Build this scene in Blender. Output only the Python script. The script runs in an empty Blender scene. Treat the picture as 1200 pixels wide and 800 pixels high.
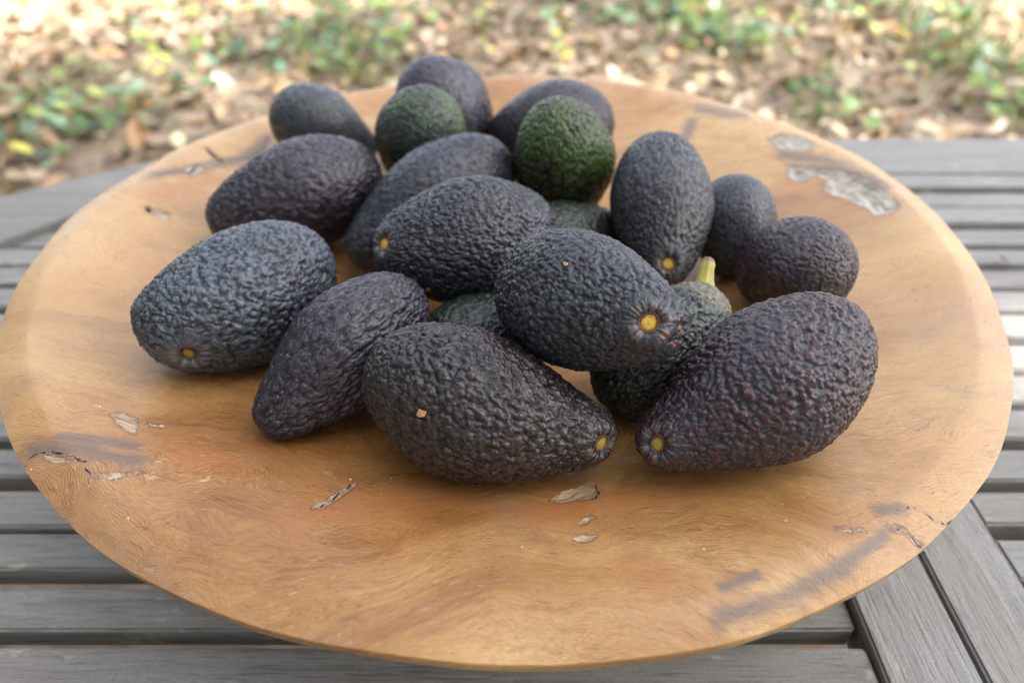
import bpy, math, random
import numpy as np
from mathutils import Vector, Matrix

R_ = math.radians
random.seed(11); rng = np.random.default_rng(11)
scene = bpy.context.scene
COL = scene.collection

# ------------------------------------------------------------------ camera
cam_d = bpy.data.cameras.new('camera'); cam = bpy.data.objects.new('camera', cam_d); COL.objects.link(cam)
cam.location = (0, 0, 0.365); cam.rotation_euler = (R_(90 - 39.6), 0, 0)
cam_d.sensor_width = 36; cam_d.lens = 24.3
cam_d.clip_start = 0.02; cam_d.clip_end = 300
cam_d.dof.use_dof = True; cam_d.dof.focus_distance = 0.310; cam_d.dof.aperture_fstop = 4.4
cam_d.dof.aperture_blades = 7
scene.camera = cam
scene.cycles.filter_width = 1.05

# ------------------------------------------------------------------ sky, sun, exposure
SUN_DIR = Vector((0.50, -0.33, 0.80)).normalized()      # towards the sun
elev = math.asin(SUN_DIR.z); azim = math.atan2(SUN_DIR.x, SUN_DIR.y)
world = bpy.data.worlds.new('World'); scene.world = world; world.use_nodes = True
wn = world.node_tree.nodes; wl = world.node_tree.links; wn.clear()
sky = wn.new('ShaderNodeTexSky'); sky.sky_type = 'NISHITA'; sky.sun_disc = False
sky.sun_elevation = elev; sky.sun_rotation = azim
sky.air_density = 1.0; sky.dust_density = 4.0; sky.ozone_density = 1.0
hs = wn.new('ShaderNodeHueSaturation'); hs.inputs['Saturation'].default_value = 0.42
bg = wn.new('ShaderNodeBackground'); bg.inputs['Strength'].default_value = 0.085
wo = wn.new('ShaderNodeOutputWorld')
wl.new(sky.outputs[0], hs.inputs['Color']); wl.new(hs.outputs[0], bg.inputs['Color']); wl.new(bg.outputs[0], wo.inputs['Surface'])
sl = bpy.data.lights.new('sun', 'SUN'); sl.energy = 2.8; sl.angle = R_(0.53); sl.color = (1.0, 0.95, 0.87)
so = bpy.data.objects.new('sun', sl); COL.objects.link(so)
so.rotation_euler = SUN_DIR.to_track_quat('Z', 'Y').to_euler(); so.location = (4, -3, 7)
vs = scene.view_settings
vs.view_transform = 'Standard'; vs.look = 'None'; vs.gamma = 1.0; vs.exposure = 3.05; vs.use_curve_mapping = False

# ------------------------------------------------------------------ helpers
def tag(o, label=None, cat=None, group=None, kind=None):
    if label: o['label'] = label
    if cat: o['category'] = cat
    if group: o['group'] = group
    if kind: o['kind'] = kind
    return o

def mesh_np(name, V, faces, smooth=True):
    """V (n,3) array, faces a list of int arrays of equal row length (quads and/or tris)."""
    me = bpy.data.meshes.new(name)
    V = np.asarray(V, np.float32)
    me.vertices.add(len(V)); me.vertices.foreach_set('co', V.ravel())
    loops = np.concatenate([f.ravel() for f in faces]).astype(np.int32)
    tot = np.concatenate([np.full(len(f), f.shape[1]) for f in faces]).astype(np.int32)
    start = np.concatenate([[0], np.cumsum(tot)[:-1]]).astype(np.int32)
    me.loops.add(len(loops)); me.loops.foreach_set('vertex_index', loops)
    me.polygons.add(len(tot)); me.polygons.foreach_set('loop_start', start); me.polygons.foreach_set('loop_total', tot)
    me.polygons.foreach_set('use_smooth', np.full(len(tot), smooth))
    me.update(calc_edges=True); me.validate()
    return me

def attr(me, name, data, kind='FLOAT'):
    a = me.attributes.new(name, kind, 'POINT')
    data = np.asarray(data, np.float32)
    a.data.foreach_set({'FLOAT': 'value', 'FLOAT_VECTOR': 'vector', 'FLOAT_COLOR': 'color'}[kind], data.ravel())

def link(name, me, mat=None, parent=None):
    o = bpy.data.objects.new(name, me); COL.objects.link(o)
    if mat and me: me.materials.append(mat)
    if parent: o.parent = parent
    return o

def empty(name, loc=(0, 0, 0)):
    o = bpy.data.objects.new(name, None); o.empty_display_size = 0.05; o.location = loc; COL.objects.link(o); return o

def grid_faces(n, m, wrap):
    i = np.arange(n - 1)[:, None]; j = np.arange(m if wrap else m - 1)[None, :]
    a = i * m + j; b = i * m + (j + 1) % m
    return np.stack([a, b, b + m, a + m], -1).reshape(-1, 4)

def box_mesh(name, x0, x1, y0, y1, z0, z1, bev=0.0015, seg=1):
    """a plank: box with chamfered edges"""
    import bmesh
    bm = bmesh.new()
    bmesh.ops.create_cube(bm, size=1)
    for v in bm.verts:
        v.co = Vector(((x0 + x1) / 2 + v.co.x * (x1 - x0), (y0 + y1) / 2 + v.co.y * (y1 - y0), (z0 + z1) / 2 + v.co.z * (z1 - z0)))
    if bev: bmesh.ops.bevel(bm, geom=list(bm.edges), offset=bev, segments=seg, affect='EDGES', clamp_overlap=True)
    me = bpy.data.meshes.new(name); bm.to_mesh(me); bm.free(); return me

class NT:
    def __init__(self, name):
        self.m = bpy.data.materials.new(name); self.m.use_nodes = True
        self.n = self.m.node_tree.nodes; self.l = self.m.node_tree.links; self.n.clear()
        self.out = self.n.new('ShaderNodeOutputMaterial'); self.p = self.n.new('ShaderNodeBsdfPrincipled')
        self.l.new(self.p.outputs[0], self.out.inputs['Surface'])
    def put(self, sock, v):
        if isinstance(v, bpy.types.NodeSocket): self.l.new(v, sock)
        else:
            try: sock.default_value = v
            except Exception: sock.default_value = (*v, 1.0)
    def coord(self, which='Object'): return self.n.new('ShaderNodeTexCoord').outputs[which]
    def attr(self, name, out='Fac', typ='GEOMETRY'):
        a = self.n.new('ShaderNodeAttribute'); a.attribute_name = name; a.attribute_type = typ; return a.outputs[out]
    def map(self, v, scale=(1, 1, 1), loc=(0, 0, 0), rot=(0, 0, 0)):
        m = self.n.new('ShaderNodeMapping'); self.put(m.inputs['Vector'], v)
        self.put(m.inputs['Scale'], scale); self.put(m.inputs['Location'], loc); self.put(m.inputs['Rotation'], rot); return m.outputs[0]
    def noise(self, v, scale, detail=3, rough=.5, dist=0, out='Fac'):
        t = self.n.new('ShaderNodeTexNoise'); self.put(t.inputs['Vector'], v)
        self.put(t.inputs['Scale'], scale); self.put(t.inputs['Detail'], detail); self.put(t.inputs['Roughness'], rough); self.put(t.inputs['Distortion'], dist)
        return t.outputs[out]
    def voro(self, v, scale, feature='F1', out='Distance', rand=1.0, smooth=.4):
        t = self.n.new('ShaderNodeTexVoronoi'); t.feature = feature; self.put(t.inputs['Vector'], v); self.put(t.inputs['Scale'], scale)
        self.put(t.inputs['Randomness'], rand)
        if feature == 'SMOOTH_F1': self.put(t.inputs['Smoothness'], smooth)
        return t.outputs[out]
    def wave(self, v, scale, dist=2, detail=2, dscale=1, drough=.5, bands='X'):
        t = self.n.new('ShaderNodeTexWave'); t.bands_direction = bands; self.put(t.inputs['Vector'], v)
        for k, x in (('Scale', scale), ('Distortion', dist), ('Detail', detail), ('Detail Scale', dscale), ('Detail Roughness', drough)): self.put(t.inputs[k], x)
        return t.outputs['Fac']
    def math(self, op, a, b=None, c=None, clamp=False):
        m = self.n.new('ShaderNodeMath'); m.operation = op; m.use_clamp = clamp
        for s, v in zip(m.inputs, (a, b, c)):
            if v is not None: self.put(s, v)
        return m.outputs[0]
    def vmath(self, op, a, b=None, s=None):
        m = self.n.new('ShaderNodeVectorMath'); m.operation = op; self.put(m.inputs[0], a)
        if b is not None: self.put(m.inputs[1], b)
        if s is not None: self.put(m.inputs['Scale'], s)
        return m.outputs[0]
    def rng(self, v, a, b, c=0., d=1., smooth=True):
        m = self.n.new('ShaderNodeMapRange'); m.interpolation_type = 'SMOOTHSTEP' if smooth else 'LINEAR'
        for k, x in (('Value', v), ('From Min', a), ('From Max', b), ('To Min', c), ('To Max', d)): self.put(m.inputs[k], x)
        return m.outputs[0]
    def mix(self, f, a, b, mode='MIX'):
        m = self.n.new('ShaderNodeMix'); m.data_type = 'RGBA'; m.blend_type = mode
        self.put(m.inputs[0], f); self.put(m.inputs[6], a); self.put(m.inputs[7], b); return m.outputs[2]
    def ramp(self, f, stops):
        r = self.n.new('ShaderNodeValToRGB'); self.put(r.inputs[0], f)
        e = r.color_ramp.elements
        while len(e) < len(stops): e.new(.5)
        for el, (p, c) in zip(e, stops): el.position = p; el.color = (*c, 1)
        return r.outputs[0]
    def bump(self, h, strength=.5, dist=.001, normal=None):
        b = self.n.new('ShaderNodeBump'); self.put(b.inputs['Height'], h); self.put(b.inputs['Strength'], strength); self.put(b.inputs['Distance'], dist)
        if normal is not None: self.put(b.inputs['Normal'], normal)
        return b.outputs[0]
    def set(self, **k):
        for a, v in k.items(): self.put(self.p.inputs[a.replace('_', ' ')], v)

def plain(name, col, rough=.6, **k):
    t = NT(name); c = t.coord()
    n = t.noise(c, 300, 3)
    t.set(Base_Color=t.mix(t.rng(n, .3, .7), [x * .75 for x in col], [min(1, x * 1.2) for x in col]), Roughness=rough, **k)
    return t.m

# ------------------------------------------------------------------ ground (0.72 m below the table top)
GZ = -0.72
def ground_mat():
    t = NT('forest_floor'); c = t.coord()
    a = t.noise(c, 1.3, 5, .6); b = t.noise(c, 14, 5, .65); d = t.voro(c, 26, 'F1', 'Color'); dd = t.noise(c, 60, 3)
    base = t.ramp(b, [(.25, (.055, .04, .026)), (.5, (.15, .11, .075)), (.75, (.30, .235, .17))])
    leaf = t.mix(.5, base, t.mix(.6, (.30, .215, .14), d, 'MULTIPLY'))
    base = t.mix(t.rng(a, .4, .65), base, leaf)
    t.set(Base_Color=base, Roughness=.9, Normal=t.bump(t.math('ADD', b, t.math('MULTIPLY', dd, .4)), .8, .02))
    return t.m
n = 60
gx = np.concatenate([[-60, -30, -14], np.linspace(-7, 7, n), [14, 30, 60]]); gy = np.concatenate([[-60, -30, -10], np.linspace(-4, 12, n), [20, 40, 80]])
GX, GY = np.meshgrid(gx, gy, indexing='ij')
GZZ = GZ + .02 * np.sin(GX * 2.1 + 1) * np.sin(GY * 1.7) + .012 * np.sin(GX * 5.3) * np.sin(GY * 4.7 + 2)
me = mesh_np('ground', np.stack([GX, GY, GZZ], -1).reshape(-1, 3), [grid_faces(len(gx), len(gy), False)[:, ::-1]])
ground = link('ground', me, ground_mat()); tag(ground, kind='structure')

# ------------------------------------------------------------------ garden table of weathered slats
def slat_mat(name='weathered_teak', along='X', tone=1.0):
    t = NT(name); c = t.coord()
    rnd = t.n.new('ShaderNodeObjectInfo').outputs['Random']
    off = t.vmath('SCALE', t.n.new('ShaderNodeCombineXYZ').outputs[0], None, 1.0)
    cx = t.n.new('ShaderNodeCombineXYZ'); t.put(cx.inputs[0], t.math('MULTIPLY', rnd, 13.)); t.put(cx.inputs[1], t.math('MULTIPLY', rnd, 7.)); t.put(cx.inputs[2], 0.)
    p = t.vmath('ADD', c, cx.outputs[0])
    s = (9, 150, 90) if along == 'X' else (150, 9, 90)
    s2 = (34, 760, 500) if along == 'X' else (760, 34, 500)
    g1 = t.noise(t.map(p, s), 1.0, 6, .62, .6); g2 = t.noise(t.map(p, s2), 1.0, 4, .6, .3)
    blot = t.noise(p, 9, 4, .6); fine = t.noise(p, 160, 4, .6)
    k = tone; kb = .92
    col = t.ramp(g1, [(.20, (.20 * k, .195 * k * .975, .19 * k * kb)), (.42, (.31 * k, .306 * k * .975, .302 * k * kb)), (.62, (.36 * k, .357 * k * .975, .352 * k * kb)), (.88, (.43 * k, .425 * k * .975, .415 * k * kb))])
    col = t.mix(t.math('MULTIPLY', t.rng(g2, .50, .28), .85), col, (.085, .075, .066))
    col = t.mix(t.math('MULTIPLY', t.rng(blot, .45, .75), .35), col, (.20, .18, .155))
    col = t.mix(t.math('MULTIPLY', t.rng(rnd, 0, 1), .3), col, t.mix(1., col, (.72, .72, .74), 'MULTIPLY'))
    chk = t.noise(t.map(p, (14, 240, 120) if along == 'X' else (240, 14, 120)), 1, 5, .7, .3)
    col = t.mix(t.math('MULTIPLY', t.rng(chk, .345, .315), .85), col, (.03, .027, .025))
    col = t.mix(t.rng(t.noise(p, 700, 3, .7), .35, .65, .35, 0.), col, (.11, .10, .09))
    brn = t.rng(t.noise(t.map(p, (5, 30, 20) if along == 'X' else (30, 5, 20)), 1, 4, .6), .52, .70)
    col = t.mix(t.math('MULTIPLY', brn, .45), col, (.25, .21, .165))
    # pale lichen flecks and drips
    fl = t.math('MULTIPLY', t.rng(t.noise(t.map(p, (22, 70, 50) if along == 'X' else (70, 22, 50)), 1, 3, .7), .62, .68), t.rng(fine, .42, .56))
    col = t.mix(t.math('MULTIPLY', fl, .75), col, (.42, .38, .30))
    dk = t.math('MULTIPLY', t.rng(t.noise(t.map(p, (12, 16, 16)), 1, 4, .7), .66, .74), .5)
    col = t.mix(dk, col, (.06, .056, .055))
    h = t.math('ADD', t.math('MULTIPLY', g1, .6), t.math('MULTIPLY', g2, .6))
    t.set(Base_Color=col, Roughness=t.rng(g1, .2, .8, .62, .5), Specular_IOR_Level=.45, Normal=t.bump(h, .9, .0018))
    return t.m
M_SLAT = slat_mat(tone=.86); M_BOARD = slat_mat('weathered_teak_lengthwise', 'Y', .92); M_UNDER = slat_mat('weathered_teak_frame', 'X', .75)

table = empty('slatted_table', (0.25, 0.2, GZ))
tag(table, 'weathered grey slatted wooden garden table under the wooden bowl', 'table')
def tpart(name, me, mat):
    o = link(name, me, mat, table); o.matrix_parent_inverse = Matrix.Translation(table.location).inverted(); return o
TH = 0.021
# far-to-near edges of the slats: (front edge of a slat, back edge of the next)
ROW_R = [(.7473, .7408), (.71, .7019), (.6705, .6648), (.6322, .6252), (.5952, .588), (.5602, .5528), (.5224, .5140), (.4834, .4785), (.4479, .4390), (.4089, .4013), (.3709, .3628), (.3336, .3244), (.2969, .2877), (.262, .2513), (.2239, .2189), (.1861, .1780), (.148, .140), (.110, .102)]
ROW_L = [(.7473, .7408), (.71, .7019), (.6705, .6648), (.6322, .6252), (.5968, .5888), (.5595, .555), (.5265, .5214), (.4922, .4846), (.4548, .4468), (.4155, .4083), (.3746, .3664), (.3356, .3267), (.302, .2883), (.2607, .2575), (.2317, .2205), (.1945, .1838), (.152, .143), (.110, .102)]
def left_end(y):          # inner edge of the slanting border board
    return float(np.interp(y, [.05, .45, .588, .648, .745], [-.90, -.615, -.5095, -.461, -.372]))
for rows, side in ((ROW_L, 'L'), (ROW_R, 'R')):
    for i in range(len(rows) - 1):
        y1 = rows[i][1]; y0 = rows[i + 1][0]
        dz = random.uniform(-.0012, .0006)
        if side == 'L': x0, x1 = max(left_end((y0 + y1) / 2) - .012, -.95), .1925
        else: x0, x1 = .2985, 1.05
        me = box_mesh('slat', x0, x1, y0, y1, -TH + dz, dz - (.003 if side == 'L' else 0), .0016, 2)
        o = tpart('slat', me, M_SLAT)
        o.rotation_euler = (random.uniform(-.006, .006), 0, random.uniform(-.0012, .0012))
# long boards either side of the middle seam
tpart('seam_board', box_mesh('seam_board', .1945, .2445, .02, .7475, -.028, .0015, .0016, 2), M_BOARD)
tpart('seam_board', box_mesh('seam_board', .2478, .2970, .02, .7475, -.028, .0008, .0016, 2), M_BOARD)
# border boards at the far edge
tpart('border_board', box_mesh('border_board', -.345, 1.1, .7478, .8475, -.028, .001, .002, 2), M_SLAT)
def prism(name, P, z0, z1):
    import bmesh
    bm = bmesh.new()
    vs_ = [bm.verts.new((x, y, z1)) for x, y in P]; f = bm.faces.new(vs_)
    if f.normal.z < 0: bmesh.ops.reverse_faces(bm, faces=[f])
    bm.normal_update()
    if f.normal.z < 0: f.normal_flip()
    r = bmesh.ops.extrude_face_region(bm, geom=[f])
    for v in [g for g in r['geom'] if isinstance(g, bmesh.types.BMVert)]: v.co.z = z0
    bmesh.ops.recalc_face_normals(bm, faces=bm.faces)
    bmesh.ops.bevel(bm, geom=[e for e in bm.edges if abs(e.verts[0].co.z - e.verts[1].co.z) < 1e-6], offset=.002, segments=2, affect='EDGES', clamp_overlap=True)
    me = bpy.data.meshes.new(name); bm.to_mesh(me); bm.free(); return me
t_m = slat_mat('weathered_teak_slanting', 'X', .72)
bb = prism('border_board', [(-.348, .8465), (-.426, .783), (-.565, .686), (-.76, .545), (-1.0, .34), (-.93, .25), (-.617, .452), (-.5095, .5885), (-.461, .648), (-.372, .7465), (-.348, .7465)], -.026, .003)
tpart('border_board', bb, t_m)
# cross rails and legs below
for y in (.16, .70): tpart('rail', box_mesh('rail', -.55, .19, y - .02, y + .02, -.075, -.0305, .002), M_UNDER)
for y in (.16, .70): tpart('rail', box_mesh('rail', .30, 1.0, y - .02, y + .02, -.075, -.0305, .002), M_UNDER)
for (x, y) in ((-.40, .14), (-.40, .68), (.90, .14), (.90, .68)):
    tpart('leg', box_mesh('leg', x - .028, x + .028, y - .04, y + .04, GZ - .01, -.076, .003), M_UNDER)

# ------------------------------------------------------------------ wooden bowl
def _h(ix, iy, iz, k):
    n = (ix.astype(np.int64) * 374761393 + iy.astype(np.int64) * 668265263 + iz.astype(np.int64) * 2147483647 + k * 974634777) & 0xffffffff
    n = ((n ^ (n >> 13)) * 1274126177) & 0xffffffff; n = ((n ^ (n >> 16)) * 2246822519) & 0xffffffff
    return ((n ^ (n >> 15)) & 0xffffff) / float(0xffffff)
def vnoise(P, k=0):
    """smooth value noise, 0..1"""
    I = np.floor(P).astype(np.int64); f = P - I; f = f * f * (3 - 2 * f); r = 0
    for dx in (0, 1):
        for dy in (0, 1):
            for dz in (0, 1):
                w = (f[:, 0] if dx else 1 - f[:, 0]) * (f[:, 1] if dy else 1 - f[:, 1]) * (f[:, 2] if dz else 1 - f[:, 2])
                r = r + w * _h(I[:, 0] + dx, I[:, 1] + dy, I[:, 2] + dz, k)
    return r
BCX, BCY, BR = -.003, .4165, .3035
# wear with a shape of its own (bowl coordinates, metres)
CRACKS = [
 ([(-.2145, -.2140), (-.2130, -.2085), (-.2055, -.2082), (-.1912, -.2127), (-.1882, -.2148), (-.1845, -.2164)], .55),
 ([(-.1865, -.2130), (-.1827, -.2203), (-.1790, -.2222)], .5),
 ([(-.0818, -.2336), (-.0776, -.2292), (-.0738, -.2222), (-.0700, -.2165)], .5),
 ([(.158, -.2406), (.170, -.237), (.1742, -.2375), (.1795, -.242), (.184, -.2430), (.1885, -.2405)], .45),
 ([(.1547, -.246), (.164, -.2475), (.1685, -.2535), (.1690, -.261)], .45),
 ([(-.272, .060), (-.2659, .066), (-.2577, .0763), (-.2467, .0784), (-.2438, .0939), (-.2322, .1033), (-.2131, .1165), (-.2052, .1341), (-.206, .1509)], .7),
 ([(-.2463, .1173), (-.2364, .1077), (-.2306, .1043)], 1.3),
 ([(.0400, -.2235), (.0428, -.2180), (.0408, -.2140)], .5),
 ([(.2243, .0985), (.2404, .0900), (.2520, .0800), (.2650, .0690), (.2740, .0520)], .6),
 ([(.2225, .140), (.2296, .1445), (.2420, .1375)], .5),
 ([(-.2590, .0260), (-.2560, .0225)], 1.6),
 ([(-.015, -.0), (.01, .005)], .1),
]
CHIPS = [   # pale bare chips (polygons)
 [(-.1916, -.1824), (-.1889, -.1788), (-.177, -.1842), (-.1731, -.1946), (-.1806, -.1919)],
 [(-.173, -.1846), (-.1649, -.1852), (-.165, -.1872), (-.171, -.1872)],
 [(-.180, -.2222), (-.170, -.2205), (-.159, -.2180), (-.159, -.2200), (-.168, -.2238), (-.177, -.2246)],
 [(-.206, -.2105), (-.196, -.2130), (-.192, -.2145), (-.198, -.2155), (-.203, -.2135)],
 [(-.084, -.2345), (-.079, -.2290), (-.0745, -.2215), (-.069, -.2150), (-.0675, -.2165), (-.073, -.2255), (-.079, -.2330)],
 [(.0204, -.2239), (.0266, -.2182), (.0347, -.2146), (.0425, -.2159), (.0397, -.2229), (.0311, -.2243), (.0241, -.2259)],
 [(.0303, -.2392), (.0374, -.2337), (.0392, -.2352), (.0325, -.2405)],
 [(.0290, -.2474), (.034, -.2455), (.038, -.2466), (.034, -.2500), (.029, -.2496)],
 [(-.2565, .0240), (-.2521, .0280), (-.2415, .0244), (-.2408, .0158), (-.2499, .0142)],
 [(.1340, -.2478), (.1471, -.2486), (.147, -.2500), (.135, -.2496)],
 [(.1560, -.2450), (.164, -.2462), (.1700, -.2530), (.1680, -.2545), (.163, -.2488), (.156, -.2472)],
 [(.1600, .2330), (.1700, .2270), (.1760, .2290), (.166, .2360)],
]
BARK = [    # grey bark left in the wood
 [(.2209, .1395), (.2296, .1435), (.2431, .1364), (.2503, .1195), (.2434, .1123), (.2288, .1168), (.2213, .126)],
 [(.2243, .0978), (.2404, .0882), (.2638, .0673), (.2752, .0421), (.2776, .019), (.2681, .0143), (.2573, .0134), (.2562, .0258), (.2474, .0412), (.2366, .0571), (.2439, .0684), (.2359, .0828)],
 [(.2200, .0860), (.2250, .0930), (.2330, .0880), (.2345, .0790), (.2290, .0730), (.2225, .0770)],
 [(-.2500, .0810), (-.2440, .0880), (-.2400, .0850), (-.2440, .0750)],
]
STAINS = [  # grey-blue stain smears: polyline, half width
 ([(.0786, -.2855), (.0924, -.2810), (.1144, -.2735), (.1323, -.2647)], .0040),
 ([(.1144, -.2725), (.1323, -.2640), (.1542, -.2505)], .0032),
 ([(.0825, -.2742), (.0967, -.269)], .003),
 ([(-.215, -.206), (-.195, -.207), (-.165, -.212)], .0055),
 ([(-.203, -.200), (-.170, -.203)], .004),
 ([(.1560, -.2390), (.166, -.2380)], .004),
 ([(-.268, .068), (-.246, .083), (-.215, .116), (-.206, .150)], .007),
 ([(.225, .115), (.250, .093), (.277, .050)], .009),
 ([(.175, .207), (.205, .186)], .010),
 ([(.155, .165), (.165, .19)], .006),
]
REDS = [    # warm red-brown patches
 ([(-.0742, -.2148), (-.072, -.2154)], .0016),
 ([(.014, -.233), (.050, -.225), (.090, -.219)], .011),
 ([(.083, -.2361), (.0924, -.2365)], .002),
 ([(-.02, -.222), (-.06, -.228), (-.09, -.238)], .012),
 ([(.215, .08), (.24, .065), (.25, .03)], .012),
 ([(-.255, .05), (-.225, .08)], .014),
 ([(.05, -.262), (.06, -.266)], .010),
 ([(-.15, -.20), (-.12, -.215)], .010),
]
def dist_poly(P, pts):
    d = np.full(len(P), 9.)
    for a, b in zip(pts[:-1], pts[1:]):
        a = np.array(a); b = np.array(b); ab = b - a
        t = np.clip(((P - a) @ ab) / (ab @ ab + 1e-12), 0, 1)
        d = np.minimum(d, np.hypot(*(P - a - t[:, None] * ab).T))
    return d
def sdf_polygon(P, poly):
    q = list(poly) + [poly[0]]; d = dist_poly(P, q); ins = np.zeros(len(P), bool)
    x, y = P.T
    for (x0, y0), (x1, y1) in zip(q[:-1], q[1:]):
        c = ((y0 > y) != (y1 > y)) & (x < (x1 - x0) * (y - y0) / (y1 - y0 + 1e-12) + x0); ins ^= c
    return np.where(ins, -d, d)

def bowl_mesh():
    NA = 760
    rr = np.concatenate([np.linspace(.002, .14, 40, endpoint=False), np.linspace(.14, .274, 114, endpoint=False)])
    zin = lambda r: .079 + .049 * (min(r, .284) / .284) ** 1.6 - .0075 * max(0, (r - .258) / .043) ** 2.3
    prof = [(r, zin(r)) for r in rr]
    # thin rounded rim: turns over and under
    for s in np.linspace(0, 1, 22):
        r = .274 + .027 * math.sin(s * math.pi / 2) ** .85
        prof.append((r, zin(r)))
    for s in np.linspace(0, 1, 10)[1:]:
        a_ = s * math.pi / 2; prof.append((.301 - .009 * (1 - math.cos(a_)), zin(.301) - .015 * math.sin(a_)))
    r0, z0 = prof[-1]
    for s in np.linspace(0, 1, 36)[1:]:     # underside sweeping in to the foot
        prof.append((r0 - .178 * s ** 1.15 , z0 - (z0 - .012) * (s ** 1.15)))
    prof += [(.114, .004), (.110, .001), (.06, .001), (.004, .001)]
    prof = np.array(prof); K = BR / .301
    th = np.linspace(0, 2 * math.pi, NA, endpoint=False)
    deg = np.degrees(th); deg = np.where(deg > 180, deg - 360, deg)
    m = np.interp(deg, [-180, -163, -145, -127, -105, -89, -74, -57, -45, -28, -18, 6, 29, 39, 56, 73, 93, 119, 139, 150, 158, 159.5, 162, 169, 180],
                  [1.009, 1.008, 1.003, 1.001, .991, .990, 1.0, 1.008, 1.007, 1.0, .997, .993, .992, .992, 1.008, 1.014, 1.0, 1.0, .985, .990, .990, .981, .984, .991, 1.009])
    m = m + .0012 * np.sin(th * 9 + 1) + .0008 * np.sin(th * 23)
    w = np.clip((prof[:, 0] - .15) / .15, 0, 1)[:, None]
    Rr = prof[:, 0:1] * K * (1 + w * (m[None] - 1))
    X = Rr * np.cos(th); Y = Rr * np.sin(th); Z = np.repeat(prof[:, 1:2], NA, 1)
    # hand-carved unevenness
    Z = Z + w * (.0016 * np.sin(2 * th + .7) + .0010 * np.sin(5 * th)) + .0005 * np.sin(X * 60 + 1) * np.sin(Y * 47)
    V = np.stack([X, Y, Z], -1).reshape(-1, 3)
    top = np.repeat((np.arange(len(prof)) < 154 + 24), NA)
    P = V[:, :2]
    dc = np.full(len(P), 9.)
    sel = top & (np.hypot(*P.T) > .13)
    dcg = np.full(len(P), 9.)
    for pl, wd in CRACKS:
        if wd > 1.: dcg[sel] = np.minimum(dcg[sel], dist_poly(P[sel], pl) / wd)
    for pl, wd in CRACKS: dc[sel] = np.minimum(dc[sel], dist_poly(P[sel], pl) / wd)
    dchip = np.full(len(P), 9.); dbark = np.full(len(P), 9.); ds = np.full(len(P), 9.); dr = np.full(len(P), 9.)
    for q in CHIPS: dchip[sel] = np.minimum(dchip[sel], sdf_polygon(P[sel], q))
    for q in BARK: dbark[sel] = np.minimum(dbark[sel], sdf_polygon(P[sel], q))
    for q, wd in STAINS: ds[sel] = np.minimum(ds[sel], dist_poly(P[sel], q) / wd)
    for q, wd in REDS: dr[sel] = np.minimum(dr[sel], dist_poly(P[sel], q) / wd)
    sm = lambda x: np.clip(x, 0, 1) ** 2 * (3 - 2 * np.clip(x, 0, 1))
    # real depth: bark patches sunk with rough bottom, chips shallow, cracks cut in
    rough = 1.6 * (vnoise(V * 420 + 3, 7) - .5) + 1.2 * (vnoise(V * 190 + 3, 8) - .5)
    V[:, 2] -= sm(-dbark / .004) * (.0016 + .0012 * rough + .002 * (vnoise(V * 160 + 9, 5) - .5))
    V[:, 2] -= sm(-dchip / .0015) * (.0010 + .0003 * rough)
    V[:, 2] -= sm(1.15 - dcg / .0011) * .0030
    nr = len(prof)
    c0 = len(V); V = np.vstack([V, [[0, 0, .079]], [[0, 0, .001]]])
    j = np.arange(NA); tri = np.stack([np.full(NA, c0), j, (j + 1) % NA], -1)
    k = (nr - 1) * NA; tri2 = np.stack([np.full(NA, c0 + 1), k + (j + 1) % NA, k + j], -1)
    me = mesh_np('bowl', V, [grid_faces(nr, NA, True)[:, ::-1], tri, tri2])
    for nm, d in (('d_crack', dc), ('d_chip', dchip), ('d_bark', dbark), ('d_stain', ds), ('d_red', dr)):
        attr(me, nm, np.concatenate([d, [9, 9]]))
    return me

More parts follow.
